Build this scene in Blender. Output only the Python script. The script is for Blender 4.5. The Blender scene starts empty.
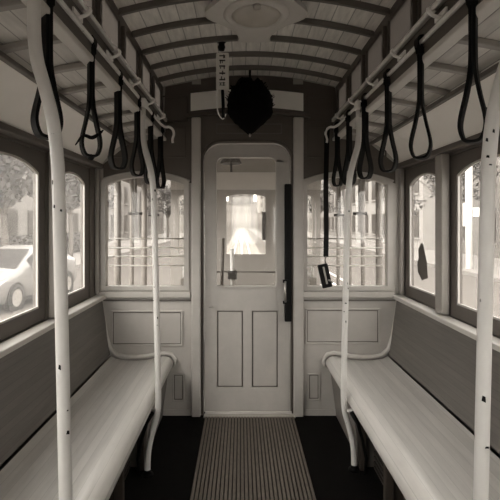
import bpy, math, random
from mathutils import Vector, Matrix
from mathutils.geometry import tessellate_polygon
random.seed(7)
S = bpy.context.scene
COL = S.collection
PI = math.pi

# ------------------------------------------------------------------ camera, sky, exposure
cam_d = bpy.data.cameras.new('camera'); cam = bpy.data.objects.new('camera', cam_d); COL.objects.link(cam)
cam.location = (-0.06, 0.0, 1.385); cam.rotation_euler = (PI/2, 0, 0)
cam_d.sensor_width = 36; cam_d.lens = 36*460/500
cam_d.shift_x = 9/500; cam_d.shift_y = -28/500
cam_d.clip_start = 0.02; cam_d.clip_end = 600
S.camera = cam
world = bpy.data.worlds.new('overcast_sky'); S.world = world; world.use_nodes = True
bg = world.node_tree.nodes['Background']
bg.inputs[0].default_value = (1.0, 0.965, 0.925, 1); bg.inputs[1].default_value = 4.6
S.view_settings.view_transform = 'Standard'; S.view_settings.look = 'None'
S.view_settings.exposure = 0.3; S.view_settings.gamma = 1; S.view_settings.use_curve_mapping = False
sun_d = bpy.data.lights.new('hazy_sun', 'SUN'); sun_d.energy = 2.0; sun_d.angle = math.radians(38); sun_d.color = (1, .97, .92)
sun = bpy.data.objects.new('hazy_sun', sun_d); COL.objects.link(sun); sun.location = (-10, -10, 20)
sun.rotation_euler = Vector((math.sin(.87)*math.cos(.56), math.cos(.87)*math.cos(.56), -math.sin(.56))).to_track_quat('-Z', 'Y').to_euler()

# ------------------------------------------------------------------ materials
def lin(v):
    v /= 255.0
    return v/12.92 if v <= .04045 else ((v+.055)/1.055)**2.4
def tone(v, warm=1.0):
    d = (1-v/255)**2
    return (lin(v), lin(v*(1-(.015+.11*d)*warm)), lin(v*(1-(.04+.19*d)*warm)), 1)
MATS = {}
def mat(name, v, rough=.55, warm=1.0, mottle=.12, scale=6, stripe=None, bump=.15, metal=0, grain=None, spec=.5, chips=False, fine=0):
    """paint, timber, iron ... v = sRGB grey of the thing; stripe=(axis, period, width, darken)"""
    m = bpy.data.materials.new(name); m.use_nodes = True
    nt = m.node_tree; N = nt.nodes; L = nt.links; b = N['Principled BSDF']
    b.inputs['Roughness'].default_value = rough; b.inputs['Metallic'].default_value = metal
    b.inputs['Specular IOR Level'].default_value = spec
    tc = N.new('ShaderNodeTexCoord')
    src = tc.outputs['Object']
    if grain:
        mp = N.new('ShaderNodeMapping'); mp.inputs['Scale'].default_value = grain
        L.new(src, mp.inputs['Vector']); gs = mp.outputs['Vector']
    else: gs = src
    no = N.new('ShaderNodeTexNoise'); no.inputs['Scale'].default_value = scale; no.inputs['Detail'].default_value = 6
    no.inputs['Roughness'].default_value = .65
    L.new(gs, no.inputs['Vector'])
    rp = N.new('ShaderNodeMapRange'); rp.inputs['From Min'].default_value = .25; rp.inputs['From Max'].default_value = .75
    rp.inputs['To Min'].default_value = 1-mottle; rp.inputs['To Max'].default_value = 1+mottle
    L.new(no.outputs['Fac'], rp.inputs['Value'])
    val = rp.outputs['Result']
    hgt = no.outputs['Fac']
    def M(op, a, bb=None):
        n = N.new('ShaderNodeMath'); n.operation = op
        for i, q in enumerate((a, bb)):
            if q is None: continue
            if isinstance(q, (int, float)): n.inputs[i].default_value = q
            else: L.new(q, n.inputs[i])
        return n.outputs[0]
    if stripe:
        ax, per, wd, dk = stripe
        sp = N.new('ShaderNodeSeparateXYZ'); L.new(src, sp.inputs[0])
        fr = M('FRACT', M('ADD', M('DIVIDE', sp.outputs[ax], per), 100.37))
        g = M('LESS_THAN', fr, wd/per)
        idx = M('FLOOR', M('ADD', M('DIVIDE', sp.outputs[ax], per), 100.37))
        wn = N.new('ShaderNodeTexWhiteNoise'); wn.noise_dimensions = '1D'; L.new(idx, wn.inputs['W'])
        var = M('ADD', M('MULTIPLY', wn.outputs['Value'], .14), .93)
        val = M('MULTIPLY', M('MULTIPLY', val, var), M('SUBTRACT', 1.0, M('MULTIPLY', g, dk)))
        hgt = M('SUBTRACT', M('MULTIPLY', hgt, .3), g)
    if chips:
        n2 = N.new('ShaderNodeTexNoise'); n2.inputs['Scale'].default_value = 28; n2.inputs['Detail'].default_value = 3
        L.new(src, n2.inputs['Vector'])
        ch = M('GREATER_THAN', n2.outputs['Fac'], .735)
        val = M('MULTIPLY', val, M('SUBTRACT', 1.0, M('MULTIPLY', ch, .7)))
    mx = N.new('ShaderNodeVectorMath'); mx.operation = 'SCALE'
    mx.inputs[0].default_value = tone(v, warm)[:3]; L.new(val, mx.inputs['Scale'])
    L.new(mx.outputs[0], b.inputs['Base Color'])
    if bump:
        bp = N.new('ShaderNodeBump'); bp.inputs['Strength'].default_value = bump; bp.inputs['Distance'].default_value = .004
        L.new(hgt, bp.inputs['Height']); L.new(bp.outputs[0], b.inputs['Normal'])
    MATS[name] = m
    return m

paint   = mat('pale_paint', 196, .42, mottle=.07, scale=9, bump=.08)
panelp  = mat('bulkhead_paint', 176, .48, mottle=.10, scale=5, bump=.1)
upperp  = mat('upper_bulkhead_wood', 84, .5, warm=1.3, mottle=.12, scale=5, bump=.12)
frameb  = mat('window_frame_wood', 94, .5, warm=1.1, mottle=.12, scale=7)
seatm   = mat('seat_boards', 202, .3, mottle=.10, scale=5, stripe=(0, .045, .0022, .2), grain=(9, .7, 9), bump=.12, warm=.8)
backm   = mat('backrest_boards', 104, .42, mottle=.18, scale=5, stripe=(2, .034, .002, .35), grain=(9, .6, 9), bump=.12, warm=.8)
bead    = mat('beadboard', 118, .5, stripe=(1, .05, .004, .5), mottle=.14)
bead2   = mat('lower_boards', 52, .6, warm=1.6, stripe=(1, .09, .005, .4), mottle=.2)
ceilm   = mat('ceiling_boards', 228, .5, warm=1.0, stripe=(0, .085, .005, .5), mottle=.22, grain=(7, 1, 7), bump=.2)
lowceil = mat('side_ceiling_boards', 205, .5, warm=.9, stripe=(0, .06, .004, .5), mottle=.16, grain=(7, 1, 7))
roofrib = mat('roof_rib_wood', 98, .45, mottle=.12)
pilp    = mat('pilaster_paint', 152, .5, warm=1.1, mottle=.12)
edge_shade  = mat('shadow_groove', 104, .7, mottle=.2)  # dark tone stands in for shadow along panel and moulding edges
postp   = mat('post_paint', 128, .6, spec=.2)
ribm    = mat('ceiling_rib_wood', 150, .45, mottle=.12)
beamm   = mat('beam_wood', 84, .45, warm=1.2, mottle=.18, grain=(9, .8, 9))
covem   = mat('cove_panel', 244, .5, mottle=.05, scale=3, bump=.04)
pole_p  = mat('pole_enamel', 212, .3, mottle=.06, scale=14, chips=True, warm=.7)
whitei  = mat('white_iron', 240, .35, mottle=.12, scale=20, chips=True, warm=.6)
blackl  = mat('black_leather', 8, .6, mottle=.3, scale=30, warm=.6, spec=.18)
blackc  = mat('black_cloth', 14, .95, mottle=.4, scale=30, warm=1, spec=.1)
darkfl  = mat('dark_floor', 12, .8, mottle=.5, scale=9, warm=1.2, spec=.12)
matm    = mat('ribbed_mat', 92, .65, warm=1.4, stripe=(0, .021, .001, .1), mottle=.45, scale=16, grain=(12, 1.5, 4))
matbase = mat('mat_groove', 26, .8, warm=2, mottle=.3)
brass   = mat('worn_metal', 170, .35, metal=.7, mottle=.2)
steel   = mat('sill_metal', 180, .35, metal=.5, mottle=.2)
tagm    = mat('tag_enamel', 205, .5, mottle=.08, scale=30)
inkm    = mat('black_ink', 45, .7)
outroof = mat('outer_roof', 120, .8)
road    = mat('road_asphalt', 96, .85, warm=.8, mottle=.12, scale=.6, bump=0, spec=.08)
walk    = mat('pavement_concrete', 128, .85, warm=.8, mottle=.08, scale=1.5, stripe=(1, 1.5, .02, .2), bump=0)
railst  = mat('polished_rail', 235, .3, metal=.2, warm=.5)
leafm   = mat('tree_leaves', 62, .7, warm=.8, mottle=.35, scale=2.5, bump=0)
leafd   = mat('hedge_leaves', 72, .7, warm=.8, mottle=.35, scale=4, bump=0)
barkm   = mat('tree_bark', 105, .8)
carp    = mat('white_car_paint', 118, .25, mottle=.02, warm=.5, bump=0)
carg    = mat('car_window_glass', 34, .45, spec=.15, mottle=.1, bump=0)
rubber  = mat('tyre_rubber', 26, .8)
rimm    = mat('wheel_alloy', 165, .35, metal=.3)
bld     = [mat('stucco_%s' % n, v, .85, mottle=.06, scale=.5, bump=0, warm=.8) for n, v in (('light', 150), ('mid', 132), ('grey', 115))]
bwin    = mat('building_window_glass', 66, .3, mottle=.2, scale=.8, bump=0)
platf   = mat('platform_paint', 150, .5, mottle=.08)

def glassmat(name, haze, gloss=.05, tint=1.0, hz=220):
    m = bpy.data.materials.new(name); m.use_nodes = True
    nt = m.node_tree; N = nt.nodes; L = nt.links; N.remove(N['Principled BSDF'])
    out = N['Material Output']
    t = N.new('ShaderNodeBsdfTransparent'); t.inputs[0].default_value = (tint, tint*.995, tint*.98, 1)
    d = N.new('ShaderNodeBsdfTranslucent'); d.inputs[0].default_value = tone(hz, .7)
    no = N.new('ShaderNodeTexNoise'); no.inputs['Scale'].default_value = 5; no.inputs['Detail'].default_value = 5
    tc = N.new('ShaderNodeTexCoord'); L.new(tc.outputs['Object'], no.inputs['Vector'])
    mr = N.new('ShaderNodeMapRange'); mr.inputs['To Min'].default_value = haze*.6; mr.inputs['To Max'].default_value = haze*1.4
    L.new(no.outputs['Fac'], mr.inputs['Value'])
    a = N.new('ShaderNodeMixShader'); L.new(mr.outputs[0], a.inputs[0]); L.new(t.outputs[0], a.inputs[1]); L.new(d.outputs[0], a.inputs[2])
    g = N.new('ShaderNodeBsdfGlossy'); g.inputs['Roughness'].default_value = .03
    b = N.new('ShaderNodeMixShader'); b.inputs[0].default_value = gloss
    L.new(a.outputs[0], b.inputs[1]); L.new(g.outputs[0], b.inputs[2]); L.new(b.outputs[0], out.inputs[0])
    return m
glass   = glassmat('dusty_glass', .045, .03)
frost   = glassmat('frosted_glass', 1.7, .02, hz=120)
bulbg   = glassmat('lamp_glass', .8, .10, hz=240)

# ------------------------------------------------------------------ mesh building
class MB:
    def __init__(s): s.v = []; s.f = []
    def add(s, vs, fs):
        o = len(s.v); s.v += [tuple(p) for p in vs]; s.f += [tuple(i+o for i in f) for f in fs]; return s
    def box(s, x0, x1, y0, y1, z0, z1):
        vs = [(x, y, z) for x in (x0, x1) for y in (y0, y1) for z in (z0, z1)]
        return s.add(vs, [(0,1,3,2),(4,6,7,5),(0,4,5,1),(2,3,7,6),(0,2,6,4),(1,5,7,3)])
    def prism(s, loops, mp, a, b):
        """2-D outline with holes, thickness from a to b; mp(u, v, t) -> xyz"""
        flat = [p for l in loops for p in l]
        tris = tessellate_polygon([[Vector((p[0], p[1], 0)) for p in l] for l in loops])
        n = len(flat)
        vs = [mp(p[0], p[1], a) for p in flat] + [mp(p[0], p[1], b) for p in flat]
        fs = [tuple(t) for t in tris] + [tuple(i+n for i in reversed(t)) for t in tris]
        k = 0
        for l in loops:
            m = len(l)
            for i in range(m):
                j = (i+1) % m
                fs.append((k+i, k+j, k+j+n, k+i+n))
            k += m
        return s.add(vs, fs)
    def tube(s, pts, r, n=10, closed=False, cap=True):
        P = [Vector(p) for p in pts]; R = r if isinstance(r, (list, tuple)) else [r]*len(P)
        m = len(P); vs = []; fs = []
        up = None
        for i in range(m):
            if closed: t = P[(i+1) % m]-P[i-1]
            else: t = P[min(i+1, m-1)]-P[max(i-1, 0)]
            t.normalize()
            if up is None:
                up = Vector((0, 0, 1)) if abs(t.z) < .9 else Vector((1, 0, 0))
            a = (up - t*up.dot(t)).normalized(); up = a; b = t.cross(a)
            for k in range(n):
                an = 2*PI*k/n; vs.append(P[i]+(a*math.cos(an)+b*math.sin(an))*R[i])
        for i in range(m if closed else m-1):
            j = (i+1) % m
            for k in range(n):
                l = (k+1) % n; fs.append((i*n+k, i*n+l, j*n+l, j*n+k))
        if cap and not closed:
            fs.append(tuple(reversed(range(n)))); fs.append(tuple((m-1)*n+k for k in range(n)))
        return s.add(vs, fs)
    def lathe(s, prof, c, n=32, axis='z'):
        vs = []; fs = []
        for r, h in prof:
            for k in range(n):
                a = 2*PI*k/n
                if axis == 'z': vs.append((c[0]+r*math.cos(a), c[1]+r*math.sin(a), c[2]+h))
                else: vs.append((c[0]+h, c[1]+r*math.cos(a), c[2]+r*math.sin(a)))
        for i in range(len(prof)-1):
            for k in range(n):
                l = (k+1) % n; fs.append((i*n+k, i*n+l, (i+1)*n+l, (i+1)*n+k))
        return s.add(vs, fs)
    def sweep(s, sect, ys, mp=lambda a, b, y: (a, y, b)):
        """closed section (x,z) swept straight along y"""
        n = len(sect); vs = [mp(a, b, y) for y in ys for a, b in sect]; fs = []
        for i in range(len(ys)-1):
            for k in range(n):
                l = (k+1) % n; fs.append((i*n+k, i*n+l, (i+1)*n+l, (i+1)*n+k))
        fs.append(tuple(range(n))); fs.append(tuple((len(ys)-1)*n+k for k in reversed(range(n))))
        return s.add(vs, fs)
    def ribbon(s, pts, w, t, wdir=(0, 1, 0), closed=False):
        """flat band along pts; w wide along wdir, t thick"""
        P = [Vector(p) for p in pts]; W = Vector(wdir).normalized(); m = len(P); vs = []; fs = []
        for i in range(m):
            tg = (P[(i+1) % m]-P[i-1]) if closed else (P[min(i+1, m-1)]-P[max(i-1, 0)])
            nrm = tg.cross(W).normalized()
            for a, b in ((-1,-1),(1,-1),(1,1),(-1,1)): vs.append(P[i]+W*(a*w/2)+nrm*(b*t/2))
        for i in range(m if closed else m-1):
            j = (i+1) % m
            for k in range(4):
                l = (k+1) % 4; fs.append((i*4+k, i*4+l, j*4+l, j*4+k))
        if not closed: fs += [(3,2,1,0), tuple((m-1)*4+k for k in range(4))]
        return s.add(vs, fs)
    def build(s, name, m, parent=None, smooth=False, bevel=0, **props):
        base = Vector(parent['base']) if parent is not None and 'base' in parent else Vector((0, 0, 0))
        me = bpy.data.meshes.new(name); me.from_pydata([Vector(v)-base for v in s.v], [], s.f); me.update()
        import bmesh
        bm = bmesh.new(); bm.from_mesh(me); bmesh.ops.recalc_face_normals(bm, faces=bm.faces); bm.to_mesh(me); bm.free()
        me.materials.append(m)
        if smooth:
            me.shade_smooth()
            if smooth != 'all': me.set_sharp_from_angle(angle=math.radians(40))
        o = bpy.data.objects.new(name, me); COL.objects.link(o)
        if parent is not None:
            o.parent = parent
            if 'base' in parent: o['base'] = tuple(base)
        if bevel:
            md = o.modifiers.new('bevel', 'BEVEL'); md.width = bevel; md.segments = 2; md.limit_method = 'ANGLE'
        for k, q in props.items(): o[k] = q
        return o

def thing(name, label, cat, loc=(0, 0, 0), group=None, rz=0):
    o = bpy.data.objects.new(name, None); COL.objects.link(o); o.empty_display_size = .1
    o.location = loc; o['base'] = tuple(loc); o['label'] = label; o['category'] = cat
    if group: o['group'] = group
    return o
def struct(name, mb, m, **k):
    o = mb.build(name, m, **k); o['kind'] = 'structure'; return o
def sempty(name):
    o = bpy.data.objects.new(name, None); COL.objects.link(o); o['kind'] = 'structure'; return o
def tag(o, label, cat, group=None):
    o['label'] = label; o['category'] = cat
    if group: o['group'] = group
    return o
def copy_tree(o, parent=None):
    c = o.copy(); COL.objects.link(c); c.parent = parent
    for ch in list(o.children): copy_tree(ch, c)
    return c

def arched(u0, u1, v0, v1, rise, r=.03, n=12):
    """opening outline: flat bottom, gently arched top (v1 at the sides, v1+rise in the middle) with rounded shoulders"""
    pts = [(u0, v0), (u1, v0)]
    c = (u0+u1)/2; h = (u1-u0)/2
    for i in range(n+1):
        t = 1-2*i/n
        s = abs(t)
        pts.append((c+h*t, v1+rise*(1-s**2.4)))
    return pts
def rrect(u0, u1, v0, v1, r, rb=None, n=6):
    rb = .0 if rb is None else rb
    pts = []
    for cx, cy, a0, rr in ((u0, v0, PI, rb), (u1, v0, 1.5*PI, rb), (u1, v1, 0, r), (u0, v1, .5*PI, r)):
        px = cx+rr if cx == u0 else cx-rr; py = cy+rr if cy == v0 else cy-rr
        if rr == 0: pts.append((cx, cy)); continue
        for i in range(n+1):
            a = a0+.5*PI*i/n; pts.append((px+rr*math.cos(a), py+rr*math.sin(a)))
    return pts
def rect(u0, u1, v0, v1): return [(u0, v0), (u1, v0), (u1, v1), (u0, v1)]
XZ = lambda u, v, t: (u, t, v)
def YZ(u, v, t): return (t, u, v)

D = 3.30           # the end bulkhead
YB = -1.35         # rear end of the compartment
BX = lambda px: (px-241)/139.4-.06
BZ = lambda py: (415-py)/139.4

# ------------------------------------------------------------------ shell: floor, walls, roof
struct('floor', MB().box(-1.16, 1.16, YB, D+.06, -.1, 0), darkfl)
fp = MB().box(-1.16, 1.16, D+.06, 5.95, -.1, 0); 
mb = MB().box(-.315, .315, YB+.1, D-.06, 0.0005, .006)
mat_t = thing('floor_mat', 'long ribbed wooden floor mat down the middle of the aisle', 'floor mat', (0, 1.0, 0))
mb.build('mat_base', matbase, mat_t)
mr = MB(); nr = 30
for i in range(nr):
    x = -.315+.63*(i+.5)/nr
    mr.box(x-.0068, x+.0068, YB+.1, D-.06, .006, .014)
mr.build('mat_ribs', matm, mat_t)
# threshold
th = thing('door_threshold', 'worn pale metal threshold strip at the foot of the end door', 'threshold', (0, D-.03, 0))
MB().box(-.325, .325, D-.055, D-.0005, .0005, .012).build('sill_plate', steel, th, bevel=.003)
MB().box(-.315, .315, D-.015, D-.001, .012, .03).build('sill_lip', paint, th, bevel=.003)

WINS = {-1: [(2.64, 3.09), (1.78, 2.385), (.92, 1.52), (.06, .66), (-.80, -.20)],      # glass spans along each side
        1: [(2.69, 3.19), (1.86, 2.49), (.94, 1.60), (.06, .68), (-.82, -.20)]}
names = 0
def side(sg):
    global names
    nm = 'left' if sg < 0 else 'right'; WIN = WINS[sg]
    mp = lambda u, v, t: (sg*t, u, v)
    outer = rect(YB, D+.06, -.35, 1.80)
    holes = [rect(a-.07, b+.07, .865, 1.755) for a, b in WIN]
    struct('wall_'+nm, MB().prism([outer]+holes, mp, 1.095, 1.15), frameb)
    # pilasters between the windows
    edges = [D-.02] + [None]
    posts = []
    for i in range(len(WIN)-1):
        posts.append((WIN[i+1][1]+.07, WIN[i][0]-.07))
    for k, (a, b) in enumerate(posts):
        c = (a+b)/2; names += 1
        struct('trim_%d' % names, MB().box(min(sg*1.05, sg*1.0945), max(sg*1.05, sg*1.0945), c-.045, c+.045, .87, 1.765), pilp, bevel=.006)
    names += 1
    struct('trim_%d' % names, MB().box(min(sg*1.068, sg*1.0945), max(sg*1.068, sg*1.0945), D-.05, D-.0005, .87, 1.765), pilp, bevel=.006)
    # window sashes and panes
    for k, (a, b) in enumerate(WIN):
        w = sempty('window_%d' % (k+1+(0 if sg < 0 else 10)))
        fr = MB().prism([rect(a-.069, b+.069, .866, 1.754), arched(a, b, .938, 1.64, .055)], mp, 1.105, 1.14)
        fr.build('window_frame', frameb, w, bevel=.004)
        MB().prism([arched(a-.004, b+.004, .934, 1.643, .055)], mp, 1.121, 1.125).build('pane', glass, w)
        bead_ = arched(a, b, .938, 1.64, .055); bi = [(((p[0]-(a+b)/2)*.955)+(a+b)/2, (p[1]-1.3)*.972+1.3) for p in bead_]
        MB().prism([bead_, bi], mp, 1.108, 1.118).build('glazing_bead', paint, w)
        if sg > 0 and k == 0:
            # small dark patch on the glass
            pts = [(2.92, 1.03), (2.99, 1.005), (3.04, 1.05), (3.05, 1.10), (3.03, 1.15), (3.035, 1.20), (3.0, 1.25), (2.975, 1.24), (2.955, 1.19), (2.93, 1.13), (2.925, 1.07)]
            MB().prism([[(u+.01, v) for u, v in [(2.99+(p[0]-2.99)*1.35, p[1]) for p in pts]]], mp, 1.1195, 1.1208).build('pane_patch', mat('dark_patch', 95, .8), w)
    # inner sill ledge
    names += 1
    struct('trim_%d' % names, MB().box(min(sg*1.02, sg*1.094), max(sg*1.02, sg*1.094), YB+.05, D-.001, .838, .866), paint, bevel=.006)
    # frieze moulding under the cove
    names += 1
    struct('trim_%d' % names, MB().box(min(sg*1.045, sg*1.094), max(sg*1.045, sg*1.094), YB+.05, D-.001, 1.766, 1.80), frameb, bevel=.006)
    names += 1
    # cove (curved card panel)
    n = 10; inner = []; 
    for i in range(n+1):
        t = i/n
        x = 1.055+(.87-1.055)*t - .012*math.sin(PI*t)*-1; z = 1.80+(1.955-1.80)*t + .018*math.sin(PI*t)
        inner.append((x, z))
    outerp = [(x+.02, z+.03) for x, z in reversed(inner)]
    sec = [(sg*x, z) for x, z in inner+outerp]
    struct('cove_'+nm, MB().sweep(sec, [YB, D-.001]), covem, smooth=True)
    MBb = MB().box(min(sg*.855, sg*.88), max(sg*.855, sg*.88), YB, D-.001, 1.935, 1.955)
    struct('trim_%d' % names, MBb, frameb, bevel=.004)
    # side ceiling (lower deck)
    a0, a1 = (.885, 1.957), (.60, 2.075)
    zc = lambda x: 1.975 + .055*((.885-x)/.285)**.8
    secc = [(sg*(.885-.285*i/8), zc(.885-.285*i/8)) for i in range(9)]
    secc += [(x, z+.03) for x, z in reversed(secc)]
    lc = struct('ceiling_'+nm, MB().sweep(secc, [YB, D-.001]), lowceil, smooth=True)
    y = 3.12
    while y > YB+.1:
        pts = [(sg*(.885-.26*i/8), zc(.885-.26*i/8)) for i in range(9)]
        low = [(x, z-.022) for x, z in reversed(pts)]
        MB().sweep(pts+low, [y-.016, y+.016]).build('side_rib', ribm, lc, smooth=True, bevel=.004)
        y -= .26
    # beam under the clerestory
    names += 1
    struct('trim_%d' % names, MB().box(min(sg*.60, sg*.635), max(sg*.60, sg*.635), YB, D-.001, 1.985, 2.10), beamm, bevel=.006)
    names += 1
    struct('trim_%d' % names, MB().box(min(sg*.594, sg*.64), max(sg*.594, sg*.64), YB, D-.001, 1.965, 1.987), paint, bevel=.005)
    names += 1
    struct('trim_%d' % names, MB().box(min(sg*.588, sg*.64), max(sg*.588, sg*.64), YB, D-.001, 2.10, 2.125), paint, bevel=.004)
    # clerestory wall with frosted lights
    ys = []
    y = 3.24
    while y-.30 > YB+.02:
        ys.append((y-.315, y)); y -= .37
    cl = struct('clerestory_'+nm, MB().prism([rect(YB, D-.001, 2.125, 2.375)]+[rect(a, b, 2.135, 2.315) for a, b in ys], mp, .62, .645), beamm)
    for a, b in ys:
        MB().prism([rect(a-.004, b+.004, 2.131, 2.319)], mp, .630, .634).build('frosted_pane', frost, cl)
    for i in range(len(ys)-1):
        c = (ys[i][0]+ys[i+1][1])/2
        MB().box(min(sg*.602, sg*.6195), max(sg*.602, sg*.6195), c-.013, c+.013, 2.126, 2.30).build('mullion', beamm, cl, bevel=.003)
side(-1); side(1)

# upper ceiling
def cz(x): return 2.44-.085*(abs(x)/.62)**2
top = [(-.645+1.29*i/24, 0) for i in range(25)]; top = [(x, cz(x)) for x, _ in top]
sec = top+[(x, z+.03) for x, z in reversed(top)]
up = struct('ceiling', MB().sweep(sec, [YB, D+.05]), ceilm, smooth=True)
y = 3.10; 
while y > YB+.1:
    pts = [(-.617+1.234*i/24) for i in range(25)]; a = [(x, cz(x)+.001) for x in pts]; b = [(x, z-.030) for x, z in reversed(a)]
    MB().sweep(a+b, [y-.012, y+.012]).build('roof_rib', roofrib, up, smooth=True, bevel=.004)
    y -= .25
# outer roof skin over the side decks, so that it is closed
for sg, nm in ((-1, 'left'), (1, 'right')):
    q = [(sg*.64, 2.10), (sg*.90, 2.06), (sg*1.10, 1.95), (sg*1.20, 1.80), (sg*1.20, 1.78), (sg*1.15, 1.78), (sg*1.07, 1.90), (sg*.88, 2.03), (sg*.64, 2.065)]
    struct('roof_'+nm, MB().sweep(q, [YB, 6.0]), outroof)

# ------------------------------------------------------------------ bulkhead
prof = [(1.15, -.1), (1.15, 1.78), (1.07, 1.80), (1.07, 1.83), (.88, 1.99), (.645, 2.10), (.645, 2.36)]
def bulk_outline():
    r = list(prof); t = [(x, cz(x)+.01) for x in [(.60-1.2*i/16) for i in range(17)]]
    return r+t+[(-x, z) for x, z in reversed(prof)]
wl = arched(BX(106), BX(184), BZ(286), BZ(185), .055); wr = arched(BX(307), BX(387), BZ(286), BZ(185), .055)
DX0, DX1, DZ1 = BX(203.5), BX(291), BZ(143)
dh = rrect(DX0, DX1, .0, DZ1, .13)
out = bulk_outline()
# the doorway reaches the floor: bulkhead outline runs up and over it
bz0 = 0.0
outline = [(DX0, bz0), (-1.15, bz0)] 
o2 = [p for p in reversed(out) if p[1] > 0]           # left -> over -> right
outline += o2 + [(1.15, bz0), (DX1, bz0)]
arch = rrect(DX0, DX1, .0, DZ1, .13)
arch_pts = [p for p in arch if p[1] > .01]            # from right top round to left top
outline += arch_pts
struct('wall_front', MB().prism([outline, wl, wr], XZ, D, D+.05), panelp)
# darker upper boards of the bulkhead (thin lining above the window heads)
def lining(x0, x1):
    z0 = BZ(168)
    pts = [(x0, z0), (x1, z0)]
    return pts
bulk = thing('bulkhead_lining', 'dark wood lining boards of the end wall above windows and door', 'wall lining', (0, D, 1.8))
def roofz(x):
    x = abs(x)
    P = [(0, 2.435), (.3, cz(.3)-.004), (.60, cz(.6)-.004), (.617, 2.345), (.6171, 1.99), (.86, 1.955), (.87, 1.945), (1.05, 1.80), (1.09, 1.795)]
    for (a, za), (b, zb) in zip(P, P[1:]):
        if a <= x <= b: return za+(zb-za)*(x-a)/max(b-a, 1e-6)
    return 1.79
for sgn, xa, xb in ((-1, BX(192), -1.045), (1, BX(303), 1.045)):
    lo = []
    c = BX(144) if sgn < 0 else BX(347); h = .335
    n = 14
    for i in range(n+1):
        x = xb+(xa-xb)*i/n
        s = min(1, abs(x-c)/h); lo.append((x, BZ(171)-.09*s**2+.0))
    hi = []
    for i in range(40, -1, -1):
        x = xb+(xa-xb)*i/40; hi.append((x, roofz(x)-.004))
    MB().prism([lo+hi], XZ, D-.008, D-.0005).build('side_boards', upperp, bulk)
cen = [(BX(201), 1.99), (BX(201), 2.13)]
arc = [(x, z) for x, z in rrect(DX0, DX1, 0, DZ1+.0, .13) if z > .01]   # right->left
uppc = [(DX1+.02, 1.75), (DX1+.02, 2.31)]
pts = [(BX(293), 1.2)] + [(BX(293), 2.0)] + [(x, cz(x)-.006) for x in [BX(293)-(BX(293)-BX(201))*i/12 for i in range(13)]] + [(BX(201), 2.0), (BX(201), 1.2)]
inner = [(DX0, 1.2)] + [p for p in reversed(arc)] + [(DX1, 1.2)]
# central boards: over the door arch
MB().prism([[(BX(293), 1.76)]+[(x, cz(x)-.006) for x in [BX(293)-(BX(293)-BX(201))*i/12 for i in range(13)]]+[(BX(201), 1.76)]+[p for p in reversed(arc) if p[1] > 1.76]], XZ, D-.008, D-.0005).build('centre_boards', upperp, bulk)
for a, b in ((192, 201), (293, 303)):
    MB().prism([rect(BX(a), BX(b), 2.13, 2.37)], XZ, D-.008, D-.0005).build('filler_board', upperp, bulk)

# pilasters and mouldings of the bulkhead
for a, b in ((192, 201), (293, 303)):
    names += 1
    struct('trim_%d' % names, MB().box(BX(a), BX(b), D-.04, D-.0005, 0.0005, 2.13), panelp, bevel=.008)
    names += 1
    g0 = BX(b) if a < 240 else BX(a)-.018
    struct('trim_%d' % names, MB().box(g0, g0+.018, D-.004, D-.0005, 0.0005, 1.75), edge_shade)
names += 1
arcp = [(DX0-.012, .02)] + [(x*1.03 if abs(x) > .2 else x, z+.012) for x, z in reversed(arc)] + [(DX1+.012, .02)]
struct('trim_%d' % names, MB().tube([(x, D-.012, z) for x, z in arcp], .010, 8), upperp, smooth='all')
names += 1     # cornice below the transom panel
cor = [(BX(185)+(BX(310)-BX(185))*i/12, BZ(117)+.035*math.sin(PI*i/12)) for i in range(13)]
struct('trim_%d' % names, MB().ribbon([(x, D-.025, z) for x, z in cor], .04, .022), upperp)
for sgn, cx in ((-1, 144), (1, 347)):
    names += 1
    pp = [(BX(cx)+.33*t, BZ(172)-.065*t*t) for t in [-1+2*i/16 for i in range(17)]]
    struct('trim_%d' % names, MB().tube([(x, D-.012, z) for x, z in pp], .007, 8), panelp, smooth='all')

# transom panel
for xa, xb, za, zb in ((160, 188, 96, 122), (306, 334, 96, 122), (108, 186, 126, 158), (306, 386, 126, 158)):
    u0, u1, v0, v1 = BX(xa), BX(xb), BZ(zb), BZ(za)
    MB().prism([rect(u0, u1, v0, v1), rect(u0+.012, u1-.012, v0+.012, v1-.012)], XZ, D-.016, D-.0085).build('panel_moulding', upperp, bulk, bevel=.003)
tp = thing('transom_panel', 'pale blank transom strip across the wall above the door', 'panel', (0, D, BZ(111)))
a = [(BX(191)+(BX(303)-BX(191))*i/12) for i in range(13)]
lo = [(x, BZ(112)+.03*math.sin(PI*i/12)) for i, x in enumerate(a)]; hi = [(x, BZ(94)+.03*math.sin(PI*i/12)) for i, x in enumerate(a)]
MB().prism([lo+hi[::-1]], XZ, D-.022, D-.009).build('strip', covem, tp, bevel=.003)
tp2 = MB().prism([[(x, z) for x, z in [(BX(189), BZ(113))]+[(p[0], p[1]-.012) for p in lo]+[(BX(305), BZ(113)), (BX(305), BZ(92.5))]+[(p[0], p[1]+.012) for p in reversed(hi)]+[(BX(189), BZ(92.5))]], lo+hi[::-1]], XZ, D-.028, D-.009)
tp2.build('surround', upperp, tp)

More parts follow.
